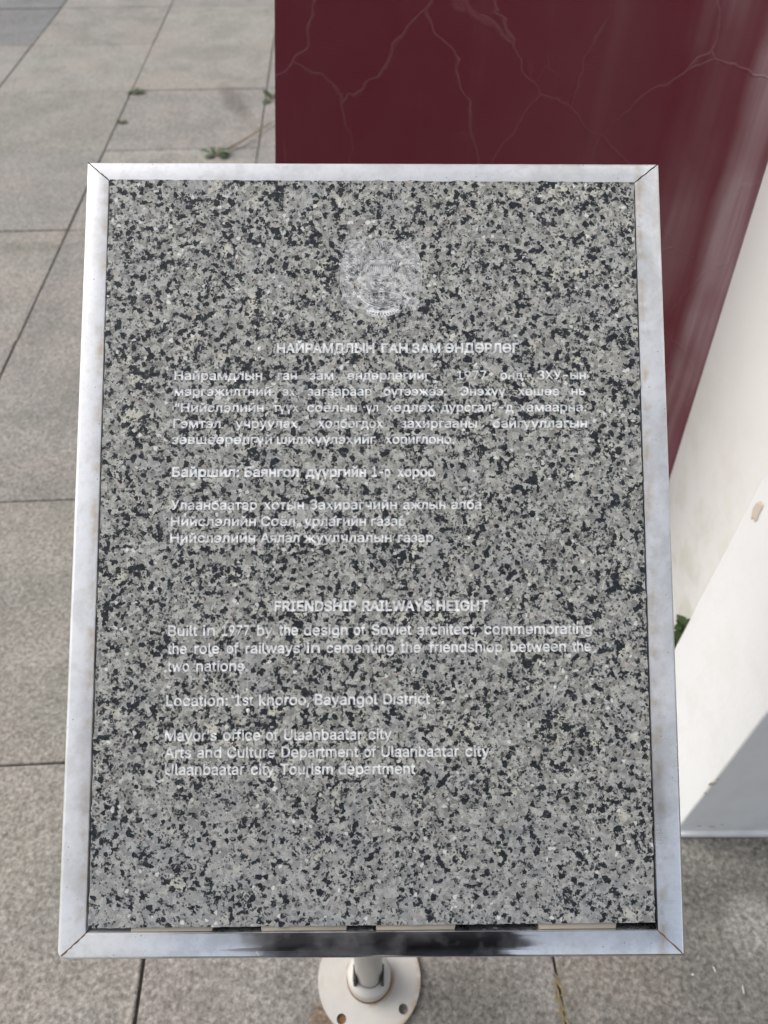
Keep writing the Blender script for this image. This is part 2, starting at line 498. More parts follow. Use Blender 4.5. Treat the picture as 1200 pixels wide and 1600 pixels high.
# frame bars, mitred
OUT = [loc(135.5, 252.5), loc(1030, 255), loc(1072.5, 1496), loc(88, 1501)]
INN = [loc(170.5, 282), loc(991.5, 285), loc(1027, 1452.5), loc(134, 1458.5)]
names = ['top', 'right', 'bottom', 'left']
for k in range(4):
    a, b = OUT[k], OUT[(k + 1) % 4]; c, d = INN[(k + 1) % 4], INN[k]
    e = (b - a).normalized() * .00045
    ends = (a + e, b - e)
    outer = [a + e, b - e]
    if k in (2, 3):                                                  # the lower left corner is filed round
        cn = OUT[3]; r_ = .0055; u1 = (OUT[2] - cn).normalized(); u2 = (OUT[0] - cn).normalized(); cc = cn + (u1 + u2) * r_
        fan = [cc - u2 * r_ * math.cos(t) - u1 * r_ * math.sin(t) for t in (0, R(22), R(45), R(68), R(90))]
        outer = [a + e] + [p - e * .5 for p in fan[:3]] if k == 2 else [p + e * .5 for p in fan[2:]] + [b - e]
    pts = outer + [c - e, d + e]
    bm = prism([tuple(p) for p in pts], -.024, 0)
    # round the outer top edge more than the rest
    n = len(bm.edges)
    oe = [ed for ed in bm.edges if all(abs(v.co.z) < 1e-6 and min((v.co.xy - p).length for p in outer) < 1e-5 for v in ed.verts)]
    ie = [ed for ed in bm.edges if all(abs(v.co.z) < 1e-6 and min((v.co.xy - p).length for p in (c - e, d + e)) < 1e-4 for v in ed.verts)]
    bmesh.ops.bevel(bm, geom=oe, offset=.0028, segments=5, profile=.5, affect='EDGES')
    ie = [ed for ed in ie if ed.is_valid]
    bmesh.ops.bevel(bm, geom=ie, offset=.0008, segments=2, profile=.5, affect='EDGES')
    on_sign(bm_obj('frame_bar', bm, M['steel'], None, 40))
# thin weld/rust lines in the four mitres
for k in range(4):
    a, b = OUT[k], INN[k]
    t = (b - a).normalized(); nrm = Vector((-t.y, t.x)) * (.0005 if k in (0, 1) else .0006)
    bm = bmesh.new(); P = []
    N = 10
    L = []; Rr = []
    for i in range(N + 1):
        p = a.lerp(b, (.17 if k == 3 else .06) + (.79 if k == 3 else .90) * i / N) + nrm * random.uniform(-.5, .5)
        wd = nrm * random.uniform(.5, 1.15)
        L.append(bm.verts.new((*(p + wd), .00012))); Rr.append(bm.verts.new((*(p - wd), .00012)))
    for i in range(N): bm.faces.new((L[i], L[i + 1], Rr[i + 1], Rr[i]))
    ex = bmesh.ops.extrude_face_region(bm, geom=bm.faces[:])
    for v in [q for q in ex['geom'] if isinstance(q, bmesh.types.BMVert)]: v.co.z = -.004
    on_sign(bm_obj('mitre_joint', bm, M['black'] if k < 2 else M['rust']))
# tray behind the slab
mid = lambda A, B, f: A.lerp(B, f)
TR = [(OUT[k].lerp(INN[k], .5)) for k in range(4)]
on_sign(bm_obj('back_tray', prism([tuple(p) for p in TR], -.0285, -.0225), M['dark']))
# spacers seen in the lower gap
for u0, u1 in ((203, 333), (407, 543), (587, 713), (842, 965)):
    f0, f1 = (u0 - 134) / 893, (u1 - 134) / 893
    a = loc(u0, 1444 - 9 * f0); b = loc(u1, 1444 - 9 * f1); c = loc(u1 - 2, 1457.6 - 6 * f1); d = loc(u0 + 1, 1457.6 - 6 * f0)
    on_sign(bm_obj('spacer', prism([tuple(p) for p in (d, c, b, a)], -.02, -.0009, .0006, 2), M['spacer'], None, 40))

# ---- slab with recessed lettering: one constrained triangulation of outline + glyph contours
try:
    FONT = bpy.data.fonts.load(bpy.utils.system_resource('DATAFILES') + '/fonts/Inter.woff2')
except Exception:
    FONT = None
def contours(word, bold):
    c = bpy.data.curves.new('glyphs', 'FONT'); c.body = word; c.size = 1.0
    if FONT: c.font = FONT
    c.dimensions = '2D'; c.fill_mode = 'NONE'; c.resolution_u = 2
    o = bpy.data.objects.new('glyphs', c); S.collection.objects.link(o)
    bpy.context.view_layer.update()
    me = o.evaluated_get(bpy.context.evaluated_depsgraph_get()).to_mesh()
    vs = [v.co.xy.copy() for v in me.vertices]
    nxt = {}
    for e in me.edges:
        a, b = e.vertices
        nxt.setdefault(a, []).append(b); nxt.setdefault(b, []).append(a)
    seen = set(); res = []
    for i in range(len(vs)):
        if i in seen or i not in nxt: continue
        loop = [i]; seen.add(i)
        cur = i
        while True:
            cand = [q for q in sorted(nxt[cur]) if q not in seen]
            if not cand: break
            # keep ascending order, which is the contour's own direction
            cur = cand[0]; seen.add(cur); loop.append(cur)
        if len(loop) > 2: res.append([vs[q] for q in loop])
    am = .036 if bold else .026                                       # heavier strokes: push every contour outwards
    tot = sum(q[i].x * q[(i + 1) % len(q)].y - q[(i + 1) % len(q)].x * q[i].y for q in res for i in range(len(q)))
    sg = 1 if tot > 0 else -1
    fat = []
    for q in res:
        q = [p for i, p in enumerate(q) if (p - q[i - 1]).length > 1e-4]
        out = []
        for i, p in enumerate(q):
            a = (p - q[i - 1]).normalized(); b = (q[(i + 1) % len(q)] - p).normalized()
            na = Vector((a.y, -a.x)) * sg; nb = Vector((b.y, -b.x)) * sg
            m = na + nb
            if m.length < .3: m = na
            m = m.normalized(); k = min(1 / max(m.dot(na), .5), 1.5)
            out.append(p + m * am * k)
        fat.append(out)
    res = fat
    S.collection.objects.unlink(o); bpy.data.objects.remove(o); bpy.data.curves.remove(c)
    return res
LINES = [  # cap height px, bold, baseline left, baseline right, words with their x extents
 (15.0, 1, 551.5, 550.5, [('НАЙРАМДЛЫН', 432, 585), ('ГАН', 595, 637), ('ЗАМ', 643, 688), ('ӨНДӨРЛӨГ', 694, 811)]),
 (14.0, 0, 593.5, 592.5, [('Найрамдлын', 272, 410), ('ган', 433, 464), ('зам', 483, 521), ('өндөрлөгийг', 542, 672), ('1977', 713, 760), ('онд', 781, 817), ('ЗХУ-ын', 839, 915)]),
 (14.0, 0, 618.3, 617.5, [('мэргэжилтний', 272, 423), ('эх', 441, 461), ('загвараар', 480, 581), ('бүтээжээ.', 599, 697), ('Энэхүү', 718, 790), ('хөшөө', 808, 874), ('нь', 892, 914)]),
 (14.0, 0, 643.5, 642.5, [('“Нийслэлийн', 272, 412), ('түүх', 426, 467), ('соёлын', 479, 558), ('үл', 571, 591), ('хөдлөх', 602, 679), ('дурсгал”-д', 688, 802), ('хамаарна.', 810, 916)]),
 (14.5, 0, 668.5, 667.8, [('Гэмтэл', 270, 345), ('учруулах,', 367, 470), ('холбогдох', 496, 599), ('захиргааны', 625, 745), ('байгууллагын', 769, 917)]),
 (14.5, 0, 693.5, 692.5, [('зөвшөөрөлгүй', 268, 425), ('шилжүүлэхийг', 432, 587), ('хориглоно.', 601, 710)]),
 (15.5, 1, 744.5, 744.0, [('Байршил:', 268, 374), ('Баянгол', 381, 467), ('дүүргийн', 477, 572), ('1-р', 580, 610), ('хороо', 619, 680)]),
 (15.0, 0, 796.0, 794.5, [('Улаанбаатар', 266, 402), ('хотын', 411, 475), ('Захирагчийн', 483, 620), ('ажлын', 629, 696), ('алба', 704, 752)]),
 (15.0, 0, 821.5, 820.5, [('Нийслэлийн', 266, 400), ('Соёл,', 407, 467), ('урлагийн', 474, 572), ('газар', 579, 634)]),
 (15.0, 0, 847.3, 846.0, [('Нийслэлийн', 265, 399), ('Аялал', 406, 468), ('жуулчлалын', 474, 612), ('газар', 621, 677)]),
 (16.0, 1, 954.5, 953.0, [('FRIENDSHIP', 428, 557), ('RAILWAYS', 565, 674), ('HEIGHT', 681, 763)]),
 (16.5, 0, 993.0, 989.5, [('Built', 262, 309), ('in', 316, 336), ('1977', 346, 390), ('by', 401, 426), ('the', 435, 466), ('design', 474, 543), ('of', 552, 571), ('Soviet', 580, 643), ('architect,', 651, 745), ('commemorating', 756, 924)]),
 (16.5, 0, 1021.0, 1017.0, [('the', 261, 292), ('role', 303, 343), ('of', 353, 373), ('railways', 383, 469), ('in', 478, 500), ('cementing', 509, 615), ('the', 625, 657), ('friendshiop', 669, 785), ('between', 797, 884), ('the', 893, 923)]),
 (16.5, 0, 1048.5, 1044.5, [('two', 261, 296), ('nations.', 306, 387)]),
 (17.0, 0, 1102.5, 1097.0, [('Location:', 259, 356), ('1st', 366, 396), ('khoroo,', 404, 484), ('Bayangol', 491, 590), ('District', 598, 672)]),
 (17.0, 0, 1157.0, 1152.0, [('Mayor’s', 257, 339), ('office', 348, 407), ('of', 415, 435), ('Ulaanbaatar', 443, 566), ('city', 575, 612)]),
 (17.0, 0, 1183.5, 1180.0, [('Arts', 256, 299), ('and', 307, 346), ('Culture', 354, 430), ('Department', 439, 560), ('of', 568, 588), ('Ulaanbaatar', 595, 717), ('city', 726, 765)]),
 (17.0, 0, 1210.0, 1207.0, [('Ulaanbaatar', 257, 382), ('city', 391, 429), ('Tourism', 437, 520), ('department', 528, 649)]),
]
CAPH = max(p.y for c in contours('H', 0) for p in c) - .025
print('CAPH', CAPH)
polys = []                                                           # (points, kind) kind 1 text, 2 crest
for cap, bold, bl, br, words in LINES:
    for word, u0, u1 in words:
        cs = contours(word, bold)
        xs = [p.x for c in cs for p in c]
        x0_, x1_ = min(xs), max(xs)
        f0 = (u0 - 265) / 655; f1 = (u1 - 265) / 655
        A = loc(u0, bl + (br - bl) * f0); B = loc(u1, bl + (br - bl) * f1)
        U = loc(u0, bl + (br - bl) * f0 - cap)
        ex = (B - A) / (x1_ - x0_); ey = (U - A) / (CAPH + .02)
        ey = Vector((-ex.y, ex.x)).normalized() * ey.length
        for c in cs:
            polys.append(([A + ex * (p.x - x0_) + ey * p.y for p in c], 1))
# crest: ribbons traced in coordinates of the badge (6 units = 1 photo pixel)
def cpt(x, y): return loc(500 + x / 6, 350 + y / 6)
def ribbon(pts, wd=.000625):
    P = [cpt(*p) for p in pts]
    L, Q = [], []
    for i, p in enumerate(P):
        t = (P[min(i + 1, len(P) - 1)] - P[max(i - 1, 0)])
        if t.length < 1e-9: return
        t.normalize(); n = Vector((-t.y, t.x)) * wd * .5 * (1 if 0 < i < len(P) - 1 else .45)
        L.append(p + n); Q.append(p - n)
    polys.append((L + Q[::-1], 2))
def arc(cx, cy, rx, ry, a0, a1, n=12, wd=.00062):
    ribbon([(cx + rx * math.cos(R(a0 + (a1 - a0) * i / n)), cy + ry * math.sin(R(a0 + (a1 - a0) * i / n))) for i in range(n + 1)], wd)
def curve(pts, n=5, wd=.00062):
    out = []
    for i in range(len(pts) - 1):
        p0 = pts[max(i - 1, 0)]; p1 = pts[i]; p2 = pts[i + 1]; p3 = pts[min(i + 2, len(pts) - 1)]
        for k in range(n):
            t = k / n
            out.append(tuple(.5 * (2 * p1[d] + (-p0[d] + p2[d]) * t + (2 * p0[d] - 5 * p1[d] + 4 * p2[d] - p3[d]) * t * t + (-p0[d] + 3 * p1[d] - 3 * p2[d] + p3[d]) * t ** 3) for d in (0, 1)))
    out.append(pts[-1]); ribbon(out, wd)
rc = random.Random(3)
sil = [(250, 165), (330, 145), (410, 190), (470, 200), (500, 150), (590, 130), (690, 150), (725, 180), (800, 145), (900, 195), (915, 270), (955, 420), (950, 640), (925, 720), (930, 790), (890, 815), (840, 790), (770, 800), (735, 860), (640, 895), (540, 890), (440, 860), (395, 800), (330, 790), (300, 855), (262, 840), (235, 775), (195, 735), (205, 650), (186, 560), (192, 400), (225, 290)]
polys.append(([cpt(*p) for p in sil], 3))
for off in (0, 16):                                                   # wing outlines
    curve([(250 + off, 265), (212 + off, 330), (192 + off, 450), (190 + off, 560), (206 + off, 636)])
    curve([(905 - off, 262), (938 - off, 340), (954 - off, 450), (948 - off, 560), (940 - off, 640)])
curve([(250, 170), (300, 150), (370, 155), (412, 200), (438, 262)]); curve([(244, 180), (240, 230), (262, 268)])
curve([(735, 160), (800, 150), (870, 170), (905, 205), (880, 240)]); curve([(720, 180), (700, 230), (716, 262), (780, 262)])
curve([(352, 262), (376, 256), (410, 262), (446, 268)])
curve([(370, 290), (384, 350), (382, 430), (360, 500), (328, 545)]); curve([(386, 440), (372, 500), (345, 530)])
curve([(402, 300), (412, 370), (398, 430)]); curve([(736, 420), (760, 470), (790, 540), (838, 598)]); curve([(720, 470), (760, 540), (806, 600)])
for i in range(0, 7, 1):                                                    # feathers of the wings
    y = 300 + i * 34
    curve([(214, y + 8), (240, y - 8), (262, y + 4), (256, y + 22), (240, y + 16)]); curve([(270, y), (300, y - 12), (330, y + 2), (322, y + 22), (300, y + 18)])
    curve([(340, y + 4), (356, y - 8), (370, y + 14)])
    curve([(760 + i * 8, y), (786 + i * 8, y - 10), (808 + i * 8, y + 6), (796 + i * 8, y + 22)]); curve([(840, y - 4), (866, y - 14), (888, y + 2), (878, y + 22), (858, y + 16)])
    curve([(896, y + 6), (912, y - 6), (924, y + 14)])
for i in range(9):                                                   # smaller curls
    for cx, cy, sx_, sy_ in ((290, 420, 75, 150), (850, 420, 80, 150), (310, 215, 50, 40), (800, 215, 60, 35), (290, 670, 70, 45), (860, 680, 55, 40)):
        if rc.random() < .45:
            a = rc.uniform(0, 360); r = rc.uniform(7, 17)
            arc(cx + rc.uniform(-sx_, sx_), cy + rc.uniform(-sy_, sy_), r, r * rc.uniform(.6, 1.2), a, a + rc.uniform(120, 260), 6, .0008)
for a in range(-152, -20, 12):                                        # crown rays
    ca, sa = math.cos(R(a)), math.sin(R(a))
    ribbon([(585 + 70 * ca, 275 + 45 * sa), (585 + 100 * ca, 275 + 90 * sa), (585 + 142 * ca, 275 + 118 * sa)], .0008)
for s in (-1, 1):                                                     # head, breast, wings' roots
    curve([(585 + s * 20, 300), (585 + s * 60, 310), (585 + s * 110, 345), (585 + s * 120, 400), (585 + s * 92, 445)])
    curve([(585 + s * 130, 330), (585 + s * 142, 390), (585 + s * 118, 460), (585 + s * 104, 540), (585 + s * 110, 600)])
    curve([(585 + s * 12, 282), (585 + s * 44, 290), (585 + s * 52, 318), (585 + s * 22, 330)])
    for k in range(5): curve([(585 + s * (12 + k * 17), 385), (585 + s * (14 + k * 18), 430), (585 + s * (8 + k * 14), 472)], 4, .0008)
    for k in range(4): arc(585 + s * (30 + k * 26), 355, 13, 11, 180, 360, 6, .0008)
    curve([(585 + s * 190, 590), (585 + s * 150, 605), (585 + s * 118, 640)])
    curve([(585 + s * 235, 620), (585 + s * 205, 655), (585 + s * 270, 712)], 6, .0008); curve([(585 + s * 215, 630), (585 + s * 190, 660), (585 + s * 250, 715)], 6, .0008)
    curve([(585 + s * 385, 690), (585 + s * 388, 735), (585 + s * 350, 778), (585 + s * 320, 765)])
    curve([(585 + s * 335, 770), (585 + s * 318, 815), (585 + s * 280, 850), (585 + s * 262, 820)])
    curve([(585 + s * 300, 690), (585 + s * 330, 715), (585 + s * 300, 745)])
curve([(480, 500), (530, 492), (585, 508), (650, 498)]); curve([(478, 516), (540, 510), (600, 522), (652, 514)])
curve([(466, 520), (482, 580), (540, 622), (600, 628), (655, 590), (676, 520)]); curve([(486, 530), (520, 572), (580, 584), (640, 560), (660, 530)])
for k in range(6): arc(500 + k * 30, 560, 11, 14, 200, 380, 5, .0008)
curve([(360, 665), (410, 725), (480, 765), (560, 782), (630, 776), (700, 755), (775, 712)], 6, .0008)
curve([(395, 650), (450, 655), (520, 640), (585, 636), (650, 640), (720, 655), (760, 672)], 6, .0008)
curve([(385, 668), (430, 715), (490, 748), (560, 765), (620, 760), (690, 738), (745, 700)])
for k in range(5):                                                    # upright bars on the band
    x = 487 + k * 31
    ribbon([(x, 690), (x + 2, 718), (x + 4, 742)], .0009)
    arc(x + 2, 690, 12, 14, 190, 350, 5, .0008)
for k in range(13):                                                   # lotus petals under the band
    a = R(18 + k * 12); cx, cy = 580 + 165 * math.cos(a) * 1.0, 782 + 92 * math.sin(a)
    ix, iy = 580 + 85 * math.cos(a), 786 + 22 * math.sin(a)
    nx, ny = -math.sin(a) * 13, math.cos(a) * 10
    curve([(ix + nx, iy + ny), ((ix + cx) / 2 + nx * 1.3, (iy + cy) / 2 + ny), (cx, cy)], 4, .0008); curve([(ix - nx, iy - ny), ((ix + cx) / 2 - nx * 1.3, (iy + cy) / 2 - ny), (cx, cy)], 4, .0008)
# slab outline with sawn, slightly nibbled edges
SC = [loc(172.5, 281.5), loc(989, 286), loc(1023, 1440), loc(139, 1449.5)]
sides = []
for k in range(4):
    a, b = SC[k], SC[(k + 1) % 4]; n = 110 if k % 2 else 80
    nr = Vector(((b - a).y, -(b - a).x)).normalized()
    sides.append([a.lerp(b, i / n) + (nr * (random.uniform(-.00035, .0003) + (-.0009 if random.random() < .06 else 0)) if i else Vector((0, 0))) for i in range(n)])
outline = [p for sd_ in sides for p in sd_][::-1]
# the outline is cut into horizontal strips between the lines so that each triangulation stays small
def clip(poly, y, keep_below):
    out = []
    for i in range(len(poly)):
        p, q = poly[i], poly[(i + 1) % len(poly)]
        pi = (p.y <= y) if keep_below else (p.y >= y); qi = (q.y <= y) if keep_below else (q.y >= y)
        if pi: out.append(p)
        if pi != qi: out.append(p.lerp(q, (y - p.y) / (q.y - p.y)))
    return out
def ccw(q): return sum(q[i].x * q[(i + 1) % len(q)].y - q[(i + 1) % len(q)].x * q[i].y for i in range(len(q)))
cuts = [loc(600, v).y for v in (360, 520, 570, 599, 624, 649, 674.5, 715, 765, 802, 828, 900, 968, 998, 1027, 1070, 1130, 1162, 1188, 1235)]
items = []
for pts, kind in polys:
    q = [pts[0]]
    for p in pts[1:]:
        if (p - q[-1]).length > 4e-6: q.append(p)
    if (q[0] - q[-1]).length < 4e-6: q.pop()
    if len(q) < 3: continue
    ar = ccw(q); items.append((q if ar > 0 else q[::-1], 1 if ar > 0 else -1, kind))
SCL = 1000.0
OS = 1 if sum(ccw(q) * sg for q, sg, kd in items if kd == 1) > 0 else -1
rv, owner = [], {}
for si in range(len(cuts) + 1):
    hi = cuts[si - 1] if si else 1; lo = cuts[si] if si < len(cuts) else -1
    st = clip(clip(outline, hi, True), lo, False)
    if ccw(st) < 0: st = st[::-1]
    mine = [it for it in items if lo < sum(p.y for p in it[0]) / len(it[0]) <= hi]
    vs, es = [], []
    for q in [st] + [it[0] for it in mine]:
        n0 = len(vs); es += [(n0 + i, n0 + (i + 1) % len(q)) for i in range(len(q))]; vs += [p * SCL for p in q]
    v_, e_, f_, a_, b_, c_ = delaunay_2d_cdt(vs, es, [], 0, 1e-5)
    V = np.array([(p.x, p.y) for p in v_]) / SCL; T = np.array(f_); Cn = V[T].mean(axis=1)
    def wind(q):                                                      # winding number of each triangle centre round one contour
        Q = np.array([(p.x, p.y) for p in q]); res = np.zeros(len(T), int)
        sel = np.where((Cn[:, 0] >= Q[:, 0].min()) & (Cn[:, 0] <= Q[:, 0].max()) & (Cn[:, 1] >= Q[:, 1].min()) & (Cn[:, 1] <= Q[:, 1].max()))[0]
        if len(sel) == 0: return res
        P = Cn[sel][:, None, :]; A = Q[None]; B = np.roll(Q, -1, 0)[None]
        cr = (B[..., 0] - A[..., 0]) * (P[..., 1] - A[..., 1]) - (P[..., 0] - A[..., 0]) * (B[..., 1] - A[..., 1])
        up = (A[..., 1] <= P[..., 1]) & (B[..., 1] > P[..., 1]) & (cr > 0); dn = (A[..., 1] > P[..., 1]) & (B[..., 1] <= P[..., 1]) & (cr < 0)
        res[sel] = up.sum(1) - dn.sum(1); return res
    ins = wind(st) != 0
    wt = np.zeros(len(T), int); w2 = np.zeros(len(T), bool); w3 = w2.copy()
    for q, sg, kd in mine:
        if kd == 1: wt += wind(q) * sg
        elif kd == 2: w2 |= wind(q) != 0
        else: w3 |= wind(q) != 0
    o0 = len(rv); rv += list(v_)
    for k, tri in enumerate(f_):
        if ins[k]:
            owner[tuple(i + o0 for i in tri)] = (10 + si) if wt[k] * OS > 0 else (2 if w2[k] else 3 if w3[k] else 0)
DEPTH = .00045
def build(kind, name, mat, z):
    used = {}; V = []; Fc = []
    for tri, kd in owner.items():
        if kd != kind: continue
        f = []
        for i in tri:
            if i not in used: used[i] = len(V); V.append((rv[i].x / SCL, rv[i].y / SCL, z))
            f.append(used[i])
        Fc.append(f)
    me = bpy.data.meshes.new(name); me.from_pydata(V, [], Fc); me.update()
    bm = bmesh.new(); bm.from_mesh(me); bpy.data.meshes.remove(me)
    for f in bm.faces:
        if f.normal.z < 0: f.normal_flip()
    return bm
TOPZ = .0010
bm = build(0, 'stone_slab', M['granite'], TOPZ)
bnd = [e for e in bm.edges if e.is_boundary]
hull = []
inner = []
def near_edge(p):
    return any(abs((p - SC[k]).dot(Vector(((SC[(k + 1) % 4] - SC[k]).y, -(SC[(k + 1) % 4] - SC[k]).x)).normalized())) < .0025 for k in range(4))
for e in bnd:
    if near_edge(e.verts[0].co.xy) and near_edge(e.verts[1].co.xy):
        if any(all(abs(v.co.y - c) < 1e-6 for v in e.verts) for c in cuts): continue
        hull.append(e)
    elif not any(all(abs(v.co.y - c) < 1e-6 for v in e.verts) for c in cuts): inner.append(e)
for es, dz in ((hull, -.0215), (inner, -DEPTH)):
    ex = bmesh.ops.extrude_edge_only(bm, edges=es)
    for v in ex['geom']:
        if isinstance(v, bmesh.types.BMVert): v.co.z += dz
me = bpy.data.meshes.new('stone_slab'); bm.to_mesh(me); bm.free()
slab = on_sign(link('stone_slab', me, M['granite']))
for kind in sorted(set(owner.values()) - {0}):
    name, mat = ('crest', M['crest']) if kind == 2 else ('crest_field', M['field']) if kind == 3 else ('text_line', M['etch'])
    bm = build(kind, name, mat, TOPZ - (DEPTH if kind != 3 else .0001) + .00002)
    me = bpy.data.meshes.new(name); bm.to_mesh(me); bm.free()
    o = link(name, me, mat, slab)
# small hard white splashes stuck on the slab
for u, v, s in ((406, 546, .0019), (388, 1110, .0018), (692, 1098, .0014), (867, 1074, .0015), (733, 841, .0014), (400, 561, .0009), (968, 642, .001), (990, 640, .0009), (623, 762, .001)):
    p = loc(u, v); bm = bmesh.new()
    bmesh.ops.create_icosphere(bm, subdivisions=2, radius=s)
    for q in bm.verts: q.co = Vector((q.co.x * .8 + p.x, q.co.y + p.y, q.co.z * .25 + TOPZ))
    o = bm_obj('white_splash', bm, M['dropping'], slab, 60)

# ---- foot of the sign
def hole_plate(r, holes, z0, z1, n=72):
    vs = []; fs = []
    def circ(cx, cy, rr, m):
        i0 = len(vs); vs.extend(Vector((cx + rr * math.cos(2 * math.pi * k / m), cy + rr * math.sin(2 * math.pi * k / m))) * 1000 for k in range(m)); fs.append(list(range(i0, i0 + m)))
    circ(0, 0, r, n)
    for h in holes: circ(h[0], h[1], h[2], 20)
    a, b, c, d_, e_, src = delaunay_2d_cdt(vs, [], fs, 1, 1e-5)
    bm = bmesh.new(); V = [bm.verts.new((p.x / 1000, p.y / 1000, z1)) for p in a]
    for t, s_ in zip(c, src):
        if len(s_) == 1: bm.faces.new([V[i] for i in t])
    bd = [e for e in bm.edges if e.is_boundary]
    ex = bmesh.ops.extrude_edge_only(bm, edges=bd)
    for v in ex['geom']:
        if isinstance(v, bmesh.types.BMVert): v.co.z = z0
    return bm
PR = .0715
hl = []
for dx, dy in ((-42, -55), (53, -42)):
    hl.append((dx * .000885, dy * .000885, .0065))
hl += [(-hl[0][0], -hl[0][1], .0065), (-hl[1][0], -hl[1][1], .0065)]
bp = bm_obj('base_plate', hole_plate(PR, hl, 0, .007), M['flange'], sign, 40)
for h in hl[:1]:
    bm = lathe([(0.0005, .0035), (.006, .003)], 12, h[:2]); bm_obj('hole_rust', bm, M['rust'], bp)
bm = lathe([(.030, .007), (.0300, .030), (.0285, .033), (.024, .036), (.0192, .040)], 48)
col_ = bm_obj('collar', bm, M['flange'], sign, 50)
bm = lathe([(.0315, .0070), (.0312, .0095), (.0298, .0105)], 48); bm_obj('weld_bead', bm, M['rust'], sign, 60)
top_pt = SM @ Vector((0, 0, -.0285))
# height at which the vertical post meets the back of the tray
nrm = SM.to_3x3() @ Vector((0, 0, 1)); pp = SM @ Vector((0, 0, -.0290))
hz = pp.z - (nrm.x * (base.x - pp.x) + nrm.y * (base.y - pp.y)) / nrm.z
bm = lathe([(.0185, .0365), (.0185, hz - .012)], 40); bm_obj('post', bm, M['pole'], sign, 60)
for s in (-1, 1):
    bm = prism([(s * .0185 - .0022, -.016), (s * .0185 + .0022, -.016), (s * .0185 + .0022, .004), (s * .0185 - .0022, .004)], .030, .072, .001, 1)
    bm_obj('gusset', bm, M['dark'], sign)
# bracket under the tray
bm = prism([(-.07, -.07), (.07, -.07), (.07, .07), (-.07, .07)], -.035, -.029, .001, 2)
br = bm_obj('bracket_plate', bm, M['steel'], None, 40)
pl = SMi @ Vector((base.x, base.y, hz))
br.parent = sign; br.matrix_local = Matrix.Translation(-Vector((base.x, base.y, 0))) @ SM @ Matrix.Translation((pl.x, pl.y + .02, 0))

# ------------------------------------------------------------------ weeds and litter in the joints
def leaf(bm, base_, d, L, W, droop=.4, n=5):
    side = d.cross(Vector((0, 0, 1)))
    if side.length < 1e-3: side = Vector((1, 0, 0))
    side.normalize(); prev = None
    for i in range(n + 1):
        t = i / n
        p = base_ + d * (L * t) + Vector((0, 0, -droop * L * t * t))
        wd = W * math.sin(math.pi * min(1, .08 + t * .92)) * .5
        a = bm.verts.new(p + side * wd + Vector((0, 0, wd * .25))); m = bm.verts.new(p); b = bm.verts.new(p - side * wd + Vector((0, 0, wd * .25)))
        if prev:
            bm.faces.new((prev[0], prev[1], m, a)); bm.faces.new((prev[1], prev[2], b, m))
        prev = (a, m, b)
def tube(bm, pts, r, n=6):
    rings = []
    for i, p in enumerate(pts):
        t = (pts[min(i + 1, len(pts) - 1)] - pts[max(i - 1, 0)]).normalized()
        u = t.orthogonal().normalized(); v = t.cross(u)
        rr = r * (1 - .6 * i / len(pts))
        rings.append([bm.verts.new(p + (u * math.cos(2 * math.pi * k / n) + v * math.sin(2 * math.pi * k / n)) * rr) for k in range(n)])
    for a, b in zip(rings, rings[1:]):
        for k in range(n): bm.faces.new((a[k], a[(k + 1) % n], b[(k + 1) % n], b[k]))
def weed(p, n, L, W, label, up=.5, stems=3, seed=1):
    rw = random.Random(seed)
    e = empty('weed', p, label, 'weed')
    bm = bmesh.new()
    for k in range(stems):
        a = rw.uniform(0, 6.28); d = Vector((math.cos(a) * .5, math.sin(a) * .5, up)).normalized()
        tube(bm, [Vector((0, 0, -.004)), d * L * .4, d * L * .8 + Vector((0, 0, -.1 * L))], W * .06 + .0006)
    bm_obj('stem', bm, M['dry'], e)
    bm = bmesh.new()
    for k in range(n):
        a = rw.uniform(0, 6.28); el = rw.uniform(.1, 1.1) * up
        d = Vector((math.cos(a), math.sin(a), el)).normalized()
        leaf(bm, d * rw.uniform(0, .35) * L, d, L * rw.uniform(.5, 1), W * rw.uniform(.6, 1.1), rw.uniform(.1, .5))
    f = bm_obj('foliage', bm, M['leaf'], e); f['kind'] = 'stuff'
    return e
weed(ground(337, 243), 14, .06, .026, 'small green leafy weed lying on the paving left of the maroon wall', .5, 3, 2)
weed(ground(425, 156), 7, .055, .03, 'small green sprout peeking out from behind the maroon wall edge', .8, 2, 3)
weed(ground(212, 144), 34, .040, .013, 'dark weed tuft where two paving joints cross, the larger one', .35, 4, 4)
weed(ground(190, 191), 22, .028, .011, 'dark weed tuft in the long paving joint, the smaller one', .3, 3, 5)
# plant in the recess beside the pier
pc = Vector((.500, .704, 0))
e = empty('corner_plant', pc, 'bushy green plant growing in the recess behind the steel frame, at the white pier', 'plant')
rw = random.Random(9)
bm = bmesh.new(); bl_ = bmesh.new()
for k in range(14):
    a = rw.uniform(0, 6.28); d = Vector((math.cos(a) * .06, math.sin(a) * .10, 1)).normalized(); L = rw.uniform(.12, .23)
    tube(bm, [Vector((0, 0, 0)), d * L * .5, d * L], .0013)
    for q in range(20):
        t = rw.uniform(.2, 1.05); a2 = rw.uniform(0, 6.28)
        dd = Vector((math.cos(a2) - .2, math.sin(a2), rw.uniform(-.1, .7))).normalized()
        leaf(bl_, d * L * t, dd, rw.uniform(.010, .024), rw.uniform(.007, .012), .3)
bm_obj('stem', bm, M['leaf'], e)
f = bm_obj('foliage', bl_, M['leaf'], e); f['kind'] = 'stuff'
# dry twig from the weed to the wall
P = [ground(345, 237, .006), ground(372, 224, .012), ground(398, 208, .014), ground(426, 190, .010)]
bm = bmesh.new(); tube(bm, P, .004)
o = bm_obj('dry_twig', bm, M['dry']); tag(o, 'thin dry twig lying on the paving from the weed towards the maroon wall', 'twig')
